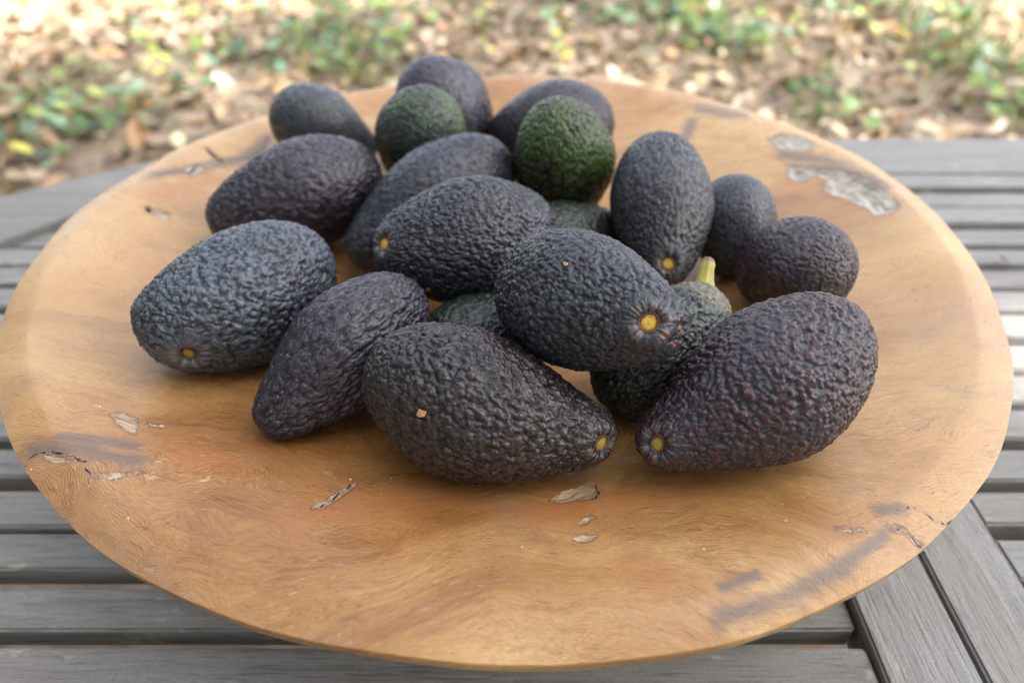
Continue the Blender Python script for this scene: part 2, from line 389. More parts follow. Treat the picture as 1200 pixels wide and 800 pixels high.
def bowl_mat():
    t = NT('carved_root_wood'); c = t.coord()
    # flowing grain: coordinates pushed about by slow noise
    warp = t.vmath('SCALE', t.vmath('SUBTRACT', t.noise(c, 5.5, 3, .5, 0, 'Color'), (.5, .5, .5)), None, .16)
    p = t.vmath('ADD', c, warp)
    pf = t.vmath('ADD', p, t.vmath('SCALE', t.vmath('SUBTRACT', t.noise(c, 38, 2, .5, 0, 'Color'), (.5, .5, .5)), None, .012))
    big = t.noise(t.map(p, (3.2, 9, 9)), 1, 3, .55, .5)
    mid = t.noise(t.map(p, (14, 42, 42)), 1, 4, .6, .8)
    streak = t.noise(t.map(pf, (22, 260, 200)), 1, 4, .6, .4)
    lines = t.wave(t.map(pf, (1, 1, 1), (0, 0, 0), (0, 0, .25)), 235, 5.5, 3, 1.6, .6, 'Y')
    lines2 = t.wave(t.map(pf, (1, 1, 1), (0, 0, 0), (0, 0, 1.9)), 250, 6, 3, 1.4, .6, 'Y')
    where = t.rng(t.noise(c, 9, 2), .40, .56); where2 = t.rng(t.noise(t.map(c, (1, 1, 1), (3, 5, 1)), 8, 2), .48, .6)
    fine = t.noise(c, 900, 3, .65); flake = t.noise(t.map(pf, (260, 1150, 800)), 1, 3, .65); figure = t.noise(t.map(pf, (70, 330, 200)), 1, 4, .65)
    col = t.ramp(big, [(.28, (.25, .115, .045)), (.40, (.35, .180, .072)), (.49, (.43, .250, .110)), (.58, (.49, .31, .15)), (.72, (.60, .43, .24))])
    col = t.mix(t.math('MULTIPLY', t.rng(mid, .36, .68), .55), col, t.mix(1., col, (1.14, 1.13, 1.10), 'MULTIPLY'))
    col = t.mix(t.math('MULTIPLY', t.rng(mid, .50, .30), .35), col, t.mix(1., col, (.74, .62, .54), 'MULTIPLY'))
    col = t.mix(t.math('MULTIPLY', t.rng(streak, .52, .3), .55), col, t.mix(1., col, (.66, .55, .46), 'MULTIPLY'))
    col = t.mix(t.rng(flake, .36, .64, .25, .9), t.mix(1., col, (.74, .66, .58), 'MULTIPLY'), col)
    col = t.mix(t.rng(figure, .38, .62, 0., .5), col, t.mix(1., col, (1.18, 1.17, 1.12), 'MULTIPLY'))
    # heartwood in the middle redder, sapwood towards the left and right rim paler
    sx = t.n.new('ShaderNodeSeparateXYZ'); t.put(sx.inputs[0], p)
    rad = t.vmath('LENGTH', t.map(p, (1.15, .55, 0))); radv = t.n.new('ShaderNodeVectorMath'); radv.operation = 'LENGTH'
    t.put(radv.inputs[0], t.map(p, (1.1, .60, 0))); rad = radv.outputs['Value']
    pale = t.rng(rad, .17, .34)
    col = t.mix(t.math('MULTIPLY', pale, .85), col, t.mix(.50, col, (.70, .52, .32)))
    col = t.mix(t.math('MULTIPLY', t.rng(rad, .19, .08), .62), col, t.mix(1., col, (.90, .72, .58), 'MULTIPLY'))
    ln = t.math('MULTIPLY', t.rng(lines, .55, .15), where); ln2 = t.math('MULTIPLY', t.rng(lines2, .55, .15), where2)
    lnn = t.math('MAXIMUM', ln, ln2)
    col = t.mix(t.math('MULTIPLY', lnn, .30), col, t.mix(1., col, (.70, .54, .42), 'MULTIPLY'))
    # grey-violet bloom and pale scuffs
    scuf = t.math('MULTIPLY', t.rng(t.noise(t.map(pf, (120, 380, 240)), 1, 4, .7), .60, .68), t.rng(t.noise(c, 16, 3), .42, .60))
    pores = t.math('MULTIPLY', t.rng(t.noise(t.map(pf, (90, 700, 500)), 1, 3, .6), .40, .30), .6)
    col = t.mix(pores, col, t.mix(1., col, (.5, .38, .30), 'MULTIPLY'))
    col = t.mix(t.math('MULTIPLY', scuf, .5), col, (.60, .51, .43))
    vio = t.rng(t.noise(t.map(p, (10, 16, 16), (1.7, 2.2, 0)), 1, 3, .55), .56, .74)
    col = t.mix(t.math('MULTIPLY', vio, .38), col, (.30, .20, .17))
    dots = t.math('MULTIPLY', t.rng(t.voro(c, 130), .10, .06), t.rng(t.noise(c, 22, 2), .56, .62))
    col = t.mix(t.math('MULTIPLY', dots, .8), col, (.72, .64, .54))
    col = t.mix(1., col, (.92, .855, .715), 'MULTIPLY')
    # shaped wear
    nz = t.math('SUBTRACT', t.noise(c, 240, 4, .65), .5); nz2 = t.math('SUBTRACT', t.noise(c, 70, 4, .6), .5)
    dr = t.math('ADD', t.attr('d_red'), t.math('MULTIPLY', nz2, 2.2))
    col = t.mix(t.math('MULTIPLY', t.rng(dr, 1.2, .1), .42), col, (.36, .125, .042))
    ds = t.math('ADD', t.attr('d_stain'), t.math('ADD', t.math('MULTIPLY', t.math('SUBTRACT', streak, .5), 2.0), t.math('MULTIPLY', nz2, .8)))
    stn = t.math('MULTIPLY', t.rng(ds, 1.5, .1), t.rng(streak, .25, .55, .62, 1.0))
    col = t.mix(t.math('MULTIPLY', stn, .74), col, (.10, .085, .085))
    dch = t.math('ADD', t.attr('d_chip'), t.math('MULTIPLY', nz, .0055))
    chip = t.rng(dch, .0004, -.0004); chipc = t.ramp(t.noise(t.map(pf, (60, 400, 200)), 1, 4, .6), [(.32, (.09, .05, .03)), (.42, (.28, .17, .09)), (.55, (.42, .29, .17)), (.72, (.52, .43, .33))])
    rim = t.math('MULTIPLY', t.rng(t.math('ABSOLUTE', dch), .0012, .0003), .6)
    col = t.mix(rim, col, (.12, .065, .04)); col = t.mix(chip, col, chipc)
    dbk = t.math('ADD', t.attr('d_bark'), t.math('ADD', t.math('MULTIPLY', nz2, .013), t.math('MULTIPLY', nz, .004)))
    bark = t.rng(dbk, .0008, -.0008)
    bn = t.noise(t.map(pf, (90, 120, 90)), 1, 6, .72)
    barkc = t.ramp(bn, [(.30, (.12, .095, .075)), (.38, (.27, .23, .185)), (.50, (.40, .36, .30)), (.7, (.52, .47, .40))])
    col = t.mix(t.math('MULTIPLY', t.rng(t.math('ABSOLUTE', dbk), .0035, .0004), .55), col, (.13, .095, .075)); col = t.mix(bark, col, barkc)
    dc = t.math('ADD', t.attr('d_crack'), t.math('MULTIPLY', nz, .0014))
    crk = t.rng(dc, .00125, .0007)
    col = t.mix(t.math('MULTIPLY', t.rng(dc, .005, .0005), .35), col, (.16, .10, .075)); col = t.mix(crk, col, (.018, .012, .009))
    rough = t.mix(bark, t.rng(mid, .3, .7, .24, .40), (.85, .85, .85))
    h = t.math('ADD', t.math('ADD', t.math('MULTIPLY', streak, .45), t.math('MULTIPLY', pores, -.8)), t.math('MULTIPLY', lnn, -.35))
    h = t.math('ADD', h, t.math('MULTIPLY', fine, .10)); h = t.math('ADD', h, t.math('MULTIPLY', t.math('MULTIPLY', bark, bn), 5.)); h = t.math('ADD', h, t.math('MULTIPLY', crk, -6.))
    h = t.math('ADD', h, t.math('MULTIPLY', chip, -2.5))
    h = t.math('ADD', h, t.math('MULTIPLY', flake, .35))
    t.set(Base_Color=col, Roughness=rough, Specular_IOR_Level=.45, Normal=t.bump(h, .38, .0005))
    return t.m
bowl = link('wooden_bowl', bowl_mesh(), bowl_mat()); bowl.location = (BCX, BCY, .0022)
tag(bowl, 'large shallow bowl carved from orange-brown knotty wood, holding the avocados', 'bowl')

# ------------------------------------------------------------------ avocados
def sm01(x): x = np.clip(x, 0, 1); return x * x * (3 - 2 * x)
def pear(xh, k): return np.sqrt(np.clip(1 - xh ** 2, 0, 1)) ** (.92 - .22 * np.clip((xh - .2) / .8, 0, 1)) * (1 - k * sm01((xh + .25) / 1.25))
def pebbles(P, k=0):
    """round bumps of uneven size scattered one to a cell; returns height 0..1 and a random value of the winning bump"""
    I = np.floor(P).astype(np.int64); best = np.zeros(len(P)); val = np.zeros(len(P))
    for dx in (-1, 0, 1):
        for dy in (-1, 0, 1):
            for dz in (-1, 0, 1):
                a, b, c = I[:, 0] + dx, I[:, 1] + dy, I[:, 2] + dz
                q = np.stack([a + _h(a, b, c, k + 1), b + _h(a, b, c, k + 2), c + _h(a, b, c, k + 3)], -1) - P
                w = _h(a, b, c, k + 4); rad = .52 + .42 * w
                t = np.clip(1 - (q ** 2).sum(1) / rad ** 2, 0, 1); hh = t ** .62 * (.50 + .50 * w)
                m = hh > best; best = np.where(m, hh, best); val = np.where(m, w, val)
    return best, val
def avocado_mesh(R, L, k, b, seed, scar=None, NA=280, NR=170, cell=300, amp=.001, stretch=(1, 1, 1), wrinkle=.14):
    g = np.random.default_rng(seed); cell = cell * 1.38; amp = amp * 2.1
    a = np.linspace(0, math.pi, NR + 2)[1:-1]; ph = np.linspace(0, 2 * math.pi, NA, endpoint=False)
    xh = -np.cos(a)[:, None]; r = R * pear(xh, k); off = b * L * (xh ** 2 - .4)
    lump = 1 + sum(g.uniform(.004, .013) * np.sin(n * ph[None] + g.uniform(0, 6) + xh * g.uniform(-3, 3)) for n in (2, 3, 4)) \
             + g.uniform(.004, .01) * np.sin(xh * g.uniform(4, 7) + g.uniform(0, 6))
    V = np.stack([xh * L / 2 + 0 * ph, r * lump * np.cos(ph) + off, r * lump * np.sin(ph)], -1).reshape(-1, 3)
    po = b * L * .6
    V = np.vstack([V, [[-L / 2, po, 0]], [[L / 2, po, 0]]])
    # outward normals of the smooth body
    G = V[:-2].reshape(NR, NA, 3); du = np.gradient(G, axis=0); dv = np.roll(G, -1, 1) - np.roll(G, 1, 1)
    N = np.cross(du, dv).reshape(-1, 3); N = np.vstack([N, [[-1, 0, 0]], [[1, 0, 0]]]); N /= np.linalg.norm(N, axis=1)[:, None] + 1e-12
    N *= np.sign((N * (V - [0, 0, 0])).sum(1))[:, None]
    frame = None; d = np.full(len(V), 9.); rays = np.zeros(len(V))
    if scar is not None:
        sp = np.array(scar); i = np.argmin(((V - sp) ** 2).sum(1)); sp = V[i].copy(); nrm = N[i].copy()
        rel = V - sp; h = rel @ nrm; tang = rel - np.outer(h, nrm)
        d = np.sqrt((rel ** 2).sum(1))
        u = np.cross(nrm, [0, .3, 1.]); u /= np.linalg.norm(u); w = np.cross(nrm, u)
        an = np.arctan2(tang @ w, tang @ u)
        A = np.stack([np.cos(an) * 8 + 20, np.sin(an) * 8 + 20, d * 160], -1)
        rays = .6 * vnoise(A, seed) + .4 * vnoise(A * 2.1, seed + 1)
        push = .0030 * np.exp(-(d / .0048) ** 2) - .0006 * np.exp(-((d - .0085) / .0035) ** 2)
        frame = (sp - nrm * .0028, nrm, u, w)
    # pebbled skin
    Q = V * cell + 37.7 + seed * 3.1
    wp = np.stack([vnoise(Q * .55, 11), vnoise(Q * .55, 12), vnoise(Q * .55, 13)], -1) - .5
    wq = np.stack([vnoise(Q * 1.3, 14), vnoise(Q * 1.3, 15), vnoise(Q * 1.3, 16)], -1) - .5
    Q = (Q + wp * .8 + wq * .24) * np.array(stretch)
    p1, val = pebbles(Q, seed); p2, _ = pebbles(Q * 1.75 + 9, seed + 40)
    rd = 1 - np.abs(2 * vnoise(Q * .8 + 3, 21) - 1); nz = vnoise(Q * 2.3, 22)
    big = vnoise(V * 55 + seed, 23)
    h = p1 * (.66 + .4 * (big - .5)) + p2 * .22 + wrinkle * (rd - .5) * .7 + .14 * (nz - .5)
    if scar is not None:
        nr = sm01((.018 - d) / .012); h = h * (1 - nr) + nr * (.25 + .55 * rays)
        h *= 1 - sm01((.0062 - d) / .003)
    V = V + N * ((h - .45) * amp)[:, None]
    if scar is not None: V = V - nrm[None] * push[:, None]
    n0 = NR * NA; j = np.arange(NA)
    t1 = np.stack([np.full(NA, n0), j, (j + 1) % NA], -1)[:, ::-1]; kk = (NR - 1) * NA
    t2 = np.stack([np.full(NA, n0 + 1), kk + (j + 1) % NA, kk + j], -1)[:, ::-1]
    me = mesh_np('avocado', V, [grid_faces(NR, NA, True), t1, t2])
    attr(me, 'scar_d', d); attr(me, 'rays', rays); attr(me, 'height', h); attr(me, 'bump_id', val * (p1 > .25))
    return me, frame

def skin_mat(name, seed, dark=(.012, .010, .012), mid=(.038, .034, .040), bloom=(.13, .135, .150), bloom_amt=.6,
             tip=None, tip_amt=0., green=None, green_amt=0., rough=.36, neck=None, inv=False, spec=(.13, .045, .02), spec_amt=.0):
    t = NT(name); c = t.map(t.coord(), (1, 1, 1), (seed * .37, seed * .11, seed * .23))
    v = t.attr('height'); sd = t.attr('scar_d'); rays = t.attr('rays'); bid = t.attr('bump_id')
    fine = t.noise(c, 1400, 3, .6); medn = t.noise(c, 420, 3, .6); big = t.noise(c, 24, 3, .55); big2 = t.noise(t.map(c, (1, 1, 1), (4, 2, 7)), 17, 3, .55)
    grit = t.voro(t.vmath('ADD', c, t.vmath('SCALE', t.noise(c, 300, 2, .5, 0, 'Color'), None, .003)), 620)
    vv = t.math('ADD', v, t.math('MULTIPLY', t.math('SUBTRACT', medn, .5), .35))
    col = t.mix(t.rng(vv, .15, .75), dark, mid)  # skin tone plus painted relief shade: pits darkened, crests lifted
    bl = t.math('MULTIPLY', t.rng(vv, .75, .15, .15, 1.) if inv else t.rng(vv, .05, .8, .12, 1.), t.rng(big, .28, .66, .30, 1.))  # waxy bloom; crest weighting also paints lighter tops on the relief
    bl = t.math('MULTIPLY', bl, t.rng(fine, .25, .7, .6, 1.))
    col = t.mix(t.math('MULTIPLY', bl, bloom_amt), col, bloom)
    if tip: col = t.mix(t.math('MULTIPLY', t.math('MULTIPLY', t.rng(v, .38, .62), t.rng(bid, .25, .55)), tip_amt), col, tip)
    if green: col = t.mix(t.math('MULTIPLY', t.math('MULTIPLY', t.rng(big2, .70 - .4 * green_amt, .84 - .4 * green_amt), t.rng(vv, .05, .6, .45, 1.)), .85), col, green)
    if spec_amt: col = t.mix(t.math('MULTIPLY', t.math('MULTIPLY', t.rng(bid, .78, .80), t.rng(v, .35, .5)), t.rng(t.noise(c, 40, 2), .66 - .2 * spec_amt, .74 - .2 * spec_amt)), col, spec)
    if neck:
        sx = t.n.new('ShaderNodeSeparateXYZ'); t.put(sx.inputs[0], t.coord())
        nx = t.math('ADD', sx.outputs['X'], t.math('MULTIPLY', t.math('SUBTRACT', big2, .5), .05))
        col = t.mix(t.math('MULTIPLY', t.rng(nx, neck - .004, neck + .004), .7), col, t.mix(t.rng(medn, .3, .7), (.12, .10, .055), (.27, .24, .17)))
    pale = t.math('MULTIPLY', t.rng(sd, .0115, .0062), t.rng(rays, .46, .62))
    col = t.mix(t.math('MULTIPLY', pale, .42), col, (.24, .21, .18))
    t.set(Base_Color=col, Roughness=t.rng(vv, .15, .75, rough + .10, rough - .17), Specular_IOR_Level=.52,
          Normal=t.bump(t.math('ADD', t.math('ADD', t.math('MULTIPLY', medn, .7), t.math('MULTIPLY', grit, -.7)), t.math('MULTIPLY', fine, .3)), .75, .0006))
    return t.m

def lathe(name, prof, seg=40, wob=0., seed=0):
    g = np.random.default_rng(seed); ph = np.linspace(0, 2 * math.pi, seg, endpoint=False)
    wv = 1 + wob * np.sin(2 * ph + g.uniform(0, 6)) + wob * .7 * np.sin(3 * ph + g.uniform(0, 6)) + wob * .5 * np.sin(7 * ph)
    pr = np.array(prof); V = np.stack([pr[:, :1] * np.cos(ph) * wv, pr[:, :1] * np.sin(ph) * wv, np.repeat(pr[:, 1:], seg, 1)], -1).reshape(-1, 3)
    return mesh_np(name, V, [grid_faces(len(pr), seg, True)])

def scar_mat(k=(1, 1, 1)):
    t = NT('yellow_stem_scar'); c = t.coord()
    ln = t.n.new('ShaderNodeVectorMath'); ln.operation = 'LENGTH'; t.put(ln.inputs[0], c); r = ln.outputs['Value']
    nz = t.noise(c, 700, 3, .6)
    rr = t.math('ADD', r, t.math('MULTIPLY', t.math('SUBTRACT', nz, .5), .0012))
    col = t.ramp(t.rng(rr, 0, .0046, 0, 1, False), [(0., (.42, .36, .05)), (.25, (.52, .36, .03)), (.42, (.60, .42, .05)), (.75, (.50, .28, .02)), (1., (.22, .09, .02))])
    col = t.mix(1., col, k, 'MULTIPLY')
    t.set(Base_Color=col, Roughness=.5, Normal=t.bump(nz, .8, .0012)); return t.m
M_SCAR = scar_mat(); M_SCAR2 = scar_mat((.62, .72, .8)); M_SRIM = plain('brown_scar_rim', (.13, .05, .03), .7); M_STEM = None

M_ = dict(
 blue=dict(dark=(0.0068, 0.0068, 0.0085), mid=(0.0187, 0.0195, 0.0238), bloom=(0.089, 0.105, 0.141), bloom_amt=0.58),
 slate=dict(dark=(0.0059, 0.0059, 0.0068), mid=(0.0170, 0.0170, 0.0204), bloom=(0.074, 0.083, 0.110), bloom_amt=0.51),
 purple=dict(dark=(0.0059, 0.0034, 0.0051), mid=(0.0255, 0.0153, 0.0221), bloom=(0.075, 0.067, 0.100), bloom_amt=0.51),
 brown=dict(dark=(0.0043, 0.0026, 0.0026), mid=(0.0221, 0.0127, 0.0119), bloom=(0.052, 0.047, 0.058), bloom_amt=0.43),
 green=dict(dark=(0.0051, 0.0076, 0.0043), mid=(0.0145, 0.0213, 0.0102), bloom=(0.063, 0.078, 0.066), bloom_amt=0.35),
)
AV = [
 # centre, axis to the stem end, local up, radius, length, neck, bend, scar, skin, overrides, label
 ([-0.0531, 0.5702, 0.1434], [0.5205, 0.4755, -0.7092], [0.2916, 0.6817, 0.671], 0.0382, 0.0998, 0.25, 0, None, 'purple', dict(amp=.0006, bloom=(0.128, 0.128, 0.175), bloom_amt=0.62),
  'smooth violet-grey avocado standing highest at the back of the heap'),
 ([0.0318, 0.5533, 0.1324], [-0.9721, 0.0365, -0.2316], [-0.1977, 0.4029, 0.8936], 0.0377, 0.1058, 0.2, 0, None, 'purple', dict(amp=.0005),
  'dull violet avocado lying at the back, behind the green one'),
 ([-0.1529, 0.5444, 0.136], [0.8517, 0.0124, -0.5238], [0.4635, 0.4483, 0.7643], 0.0325, 0.089, 0.3, 0, None, 'slate', dict(amp=.0004, bloom=(0.101, 0.120, 0.142), bloom_amt=0.62),
  'smooth grey avocado at the back left, nearest the cracked rim'),
 ([-0.1498, 0.4361, 0.1331], [-0.8929, -0.4228, -0.1549], [-0.3178, 0.348, 0.882], 0.0378, 0.1224, 0.2, 0, None, 'purple', dict(cell=300, amp=.0010),
  'purple avocado on the left, second row, between two grey ones'),
 ([0.1685, 0.3457, 0.1329], [-0.5688, 0.5985, -0.5642], [-0.0774, 0.6439, 0.7611], 0.0305, 0.0696, 0.15, 0, None, 'purple', dict(cell=430, amp=.0007, bloom=(0.084, 0.090, 0.123), tip=(.075, .035, .03), tip_amt=.5),
  'small round grey-purple avocado at the right end of the heap'),
 ([0.1478, 0.4042, 0.1282], [-0.0278, -0.6889, -0.7244], [-0.1176, -0.7173, 0.6867], 0.0283, 0.0681, 0.15, 0, None, 'blue', dict(cell=430, amp=.0004, bloom=(0.128, 0.153, 0.199), bloom_amt=0.70),
  'smooth slate-blue avocado half hidden at the back right'),
 ([-0.1482, 0.3086, 0.1396], [-0.6976, -0.7164, -0.0118], [-0.3342, 0.3108, 0.8898], 0.0371, 0.111, 0.12, 0.03, (0.0433, -0.013, -0.0187), 'blue', dict(cell=285, amp=.0011, bloom=(0.136, 0.163, 0.213), wrinkle=0.35, bloom_amt=0.66),
  'blue-grey avocado at the far left of the heap, scar pointing down'),
 ([-0.0852, 0.2644, 0.135], [-0.6642, -0.6731, -0.3251], [-0.6281, 0.2668, 0.7309], 0.0303, 0.1057, 0.3, 0.0, None, 'purple', dict(cell=340, amp=.0009, stretch=(.5, 1, 1), bloom=(0.084, 0.080, 0.111), green=(.05, .075, .02), green_amt=.06),
  'wrinkled purple avocado at the front left, narrow end towards the rim'),
 ([-0.0703, 0.4986, 0.1466], [-0.3302, 0.3602, -0.8725], [-0.286, 0.8427, 0.4562], 0.0337, 0.0889, 0.25, 0, None, 'green', dict(cell=330, amp=.0008, bloom=(0.074, 0.087, 0.095), bloom_amt=0.55, green=(.060, .105, .030), green_amt=0.55),
  'grey-green avocado with a green flush, back row left of centre'),
 ([0.0776, 0.2725, 0.1324], [0.7224, 0.5369, 0.4358], [-0.67, 0.3877, 0.6331], 0.0301, 0.0842, 0.25, 0, None, 'green', dict(neck=.024, cell=330, amp=.0010, mid=(0.0221, 0.0306, 0.0170), bloom=(0.097, 0.111, 0.111), bloom_amt=0.55),
  'green avocado wedged at the front right, with a yellow stem stub'),
 ([0.1087, 0.2248, 0.1488], [-0.8593, -0.4129, -0.3018], [-0.5011, 0.5618, 0.6582], 0.0357, 0.1185, 0.42, 0.04, (0.0545, 0.0045, -0.0102), 'purple', dict(cell=310, amp=.0011, bloom=(0.101, 0.097, 0.132), tip=(.075, .020, .022), tip_amt=0.5, rough=.34, wrinkle=0.05, inv=True),
  'large purple pear-shaped avocado at the front right with reddish bumps'),
 ([-0.011, 0.2234, 0.139], [0.9526, -0.2271, -0.2026], [0.3039, 0.6741, 0.6733], 0.0351, 0.1178, 0.38, 0.03, (0.0545, 0.0003, 0.0108), 'brown', dict(cell=265, amp=.0011, bloom=(0.068, 0.058, 0.072), bloom_amt=0.33, green=(.06, .055, .012), green_amt=.02, rough=.34, wrinkle=0.15),
  'dark brown-purple pear-shaped avocado at the front centre of the heap'),
 ([-0.014, 0.2938, 0.12], [0.9801, 0.1663, 0.1085], [-0.1895, 0.6201, 0.7613], 0.0275, 0.0783, 0.2, 0, None, 'green', dict(cell=330, amp=.0009),
  'dark avocado buried under the centre, mostly hidden'),
 ([0.0345, 0.3919, 0.1181], [0.9021, 0.4203, 0.0978], [-0.2908, 0.4246, 0.8574], 0.0326, 0.0828, 0.2, 0, None, 'green', dict(cell=330, amp=.0008),
  'dark avocado buried under the green one, mostly hidden'),
 ([-0.0558, 0.4234, 0.1334], [-0.815, -0.4298, -0.3886], [-0.5328, 0.2923, 0.7941], 0.036, 0.1307, 0.25, 0, None, 'slate', dict(cell=330, amp=.0008, bloom=(0.097, 0.107, 0.147), bloom_amt=0.58),
  'long slate-grey avocado slanting behind the topmost one'),
 ([0.0939, 0.3891, 0.1497], [-0.0333, -0.8857, -0.4631], [-0.0504, -0.4613, 0.8858], 0.0323, 0.1067, 0.25, 0, (0.0475, 0.0136, -0.0002), 'blue', dict(cell=400, amp=.0009, bloom=(0.097, 0.115, 0.157), tip=(.07, .045, .025), tip_amt=.35, bloom_amt=0.66),
  'blue-grey avocado propped upright right of centre, scar facing down'),
 ([0.037, 0.4453, 0.1508], [0.1991, 0.3741, -0.9057], [0.1721, 0.8965, 0.4082], 0.0347, 0.1058, 0.35, 0, None, 'green', dict(cell=300, amp=.0011, mid=(0.0187, 0.0323, 0.0119), bloom=(0.060, 0.082, 0.052), bloom_amt=0.31, green=(.050, .092, .020), green_amt=0.55, spec_amt=0, tip=(.10, .045, .02), tip_amt=0.4),
  'green bumpy avocado seen end-on near the top of the heap'),
 ([-0.0259, 0.3448, 0.1515], [-0.9791, -0.1979, -0.0468], [-0.1424, 0.5033, 0.8523], 0.0365, 0.107, 0.18, 0, (0.0481, 0.0068, -0.0149), 'slate', dict(cell=370, amp=.0010, stretch=(.75, 1, 1)),
  'slate-grey avocado on top at the centre, scar pointing left'),
 ([0.0342, 0.2557, 0.1739], [0.6391, -0.7301, 0.2418], [0.1605, 0.434, 0.8865], 0.0335, 0.1026, 0.3, 0, (0.046, 0.0035, 0.0126), 'slate', dict(cell=300, amp=.0010, bloom=(0.078, 0.090, 0.123), spec_amt=0.12, wrinkle=0.15),
  'blue-black avocado on top at the front, yellow scar facing the viewer'),
]
AVO = []
for i, (c, ax, y, R, L, k, b, scar, skin, ov, label) in enumerate(AV):
    ax = Vector(ax).normalized(); y = (Vector(y) - ax * Vector(y).dot(ax)).normalized(); z = ax.cross(y)
    res = {11: (470, 280), 10: (470, 280), 18: (470, 280), 17: (430, 250), 6: (400, 240), 7: (380, 230), 9: (320, 190)}.get(i, (240, 148)); kw = {**M_[skin], **ov}
    gk = {q: kw.pop(q) for q in ('cell', 'amp', 'stretch', 'wrinkle') if q in kw}
    me, fr = avocado_mesh(R, L, k, b, 100 + i, scar, *res, **gk)
    o = link('avocado', me, skin_mat('avocado_skin', i + 1, **kw))
    m = Matrix((ax, y, z)).transposed().to_4x4(); m.translation = Vector(c) + Vector((0, 0, .0022)); o.matrix_world = m
    tag(o, label, 'avocado', 'avocados heaped in the wooden bowl'); AVO.append(o)
    if fr:
        sp, nrm, u, w = fr
        s = link('stem_scar', lathe('stem_scar', [(.0044, -.0012), (.0043, .0002), (.0036, .0007), (.0028, .0004), (.0014, .0008), (.0001, .0009)], 32, .07, i), M_SCAR2 if i in (6, 10, 11) else M_SCAR, o); ks = {18: .80, 15: .82, 17: .8}.get(i, .74)
        q = Matrix((Vector(u), Vector(w), Vector(nrm))).transposed().to_4x4(); q.translation = Vector(sp)
        s.matrix_local = q @ Matrix.Diagonal((ks, ks * (.8 if i in (6, 10, 11) else 1), ks, 1))
        r_ = link('scar_rim', lathe('scar_rim', [(.0040, -.0010), (.0041, .0006), (.0047, .0012), (.0054, .0009), (.0060, -.0012)], 36, .06, i + 50), M_SRIM, s)

# the yellow stem stub left on the wedged green avocado
def stem_mat():
    t = NT('yellow_green_stem'); c = t.coord(); n1 = t.noise(t.map(c, (300, 300, 60)), 1, 4, .6)
    sx = t.n.new('ShaderNodeSeparateXYZ'); t.put(sx.inputs[0], c)
    col = t.mix(t.rng(n1, .3, .7), (.36, .31, .06), (.56, .46, .11))
    col = t.mix(t.rng(sx.outputs['Z'], .011, .0145), col, (.16, .075, .035))
    t.set(Base_Color=col, Roughness=.5, Normal=t.bump(n1, .4, .0005)); return t.m
host = AVO[9]; hl = AV[9]
st = link('stem', lathe('stem', [(.0062, -.006), (.0060, .001), (.0050, .004), (.0043, .009), (.0046, .0115), (.0036, .0140), (.0020, .0152), (.0001, .0148)], 36, .10, 3), stem_mat(), host)
st.matrix_local = Matrix.Translation((hl[4] / 2 - .0035, .008, 0)) @ Matrix.Rotation(R_(38), 4, 'Z') @ Matrix.Rotation(R_(90), 4, 'Y') @ Matrix.Diagonal((.84, .84, 1.05, 1))

# crumbs of dry bark lying on the avocados
M_CRUMB = plain('orange_bark_crumb', (.50, .26, .10), .8)
def crumb(host, p, size, label, seed):
    g = np.random.default_rng(seed); h = AVO[host]; q = np.array(p); off = Vector(p)
    a, pr = np.linspace(0, 6.283, 9, endpoint=False), []
    rad = size * g.uniform(.6, 1.15, 9); V = []
    for zz in (0, 1):
        for i_, t_ in enumerate(a): V.append((rad[i_] * math.cos(t_), rad[i_] * .75 * math.sin(t_), zz * size * .45 + g.uniform(-.1, .1) * size))
    V.append((0, 0, 0)); V.append((0, 0, size * .6)); V = np.array(V)
    j = np.arange(9); qf = np.stack([j, (j + 1) % 9, (j + 1) % 9 + 9, j + 9], -1)
    t1 = np.stack([np.full(9, 18), (j + 1) % 9, j], -1); t2 = np.stack([np.full(9, 19), j + 9, (j + 1) % 9 + 9], -1)
    o = link('bark_crumb', mesh_np('bark_crumb', V, [qf, t1, t2], False), M_CRUMB)
    nrm = h.matrix_world.to_3x3() @ Vector((off.x * .15, off.y, off.z)).normalized()
    m = nrm.to_track_quat('Z', 'Y').to_matrix().to_4x4(); m.translation = h.matrix_world @ off + nrm * .0003; o.matrix_world = m
    tag(o, label, 'crumb', 'bark crumbs on the avocados')
crumb(11, (-0.0236, -0.01, 0.031), .0022, 'orange bark crumb on the dark avocado at the front centre', 1)
crumb(18, (0.007, 0.0182, 0.025), .0015, 'pale bark crumb on top of the blue-black avocado', 2)
crumb(17, (0.0268, -0.0214, -0.0187), .0017, 'tiny orange bark crumb under the topmost slate-grey avocado', 3)

# ------------------------------------------------------------------ leaves: litter, ivy, plants
def leaf_col_mat(name, rough=.6, trans=.0):
    t = NT(name); a = t.attr('tint', 'Color'); n1 = t.noise(t.coord(), 90, 3, .6)
    col = t.mix(t.rng(n1, .3, .7), t.mix(1., a, (.78, .76, .74), 'MULTIPLY'), a)
    t.set(Base_Color=col, Roughness=rough, Specular_IOR_Level=.4)
    if trans:
        tr = t.n.new('ShaderNodeBsdfTranslucent'); t.put(tr.inputs[0], t.mix(1., col, (1.2, 1.35, .7), 'MULTIPLY'))
        mx = t.n.new('ShaderNodeMixShader'); t.put(mx.inputs[0], trans); t.l.new(t.p.outputs[0], mx.inputs[1]); t.l.new(tr.outputs[0], mx.inputs[2]); t.l.new(mx.outputs[0], t.out.inputs['Surface'])
    return t.m
M_LITTER = leaf_col_mat('dry_leaf', .7, .12); M_GREEN = leaf_col_mat('green_leaf', .38, .25)

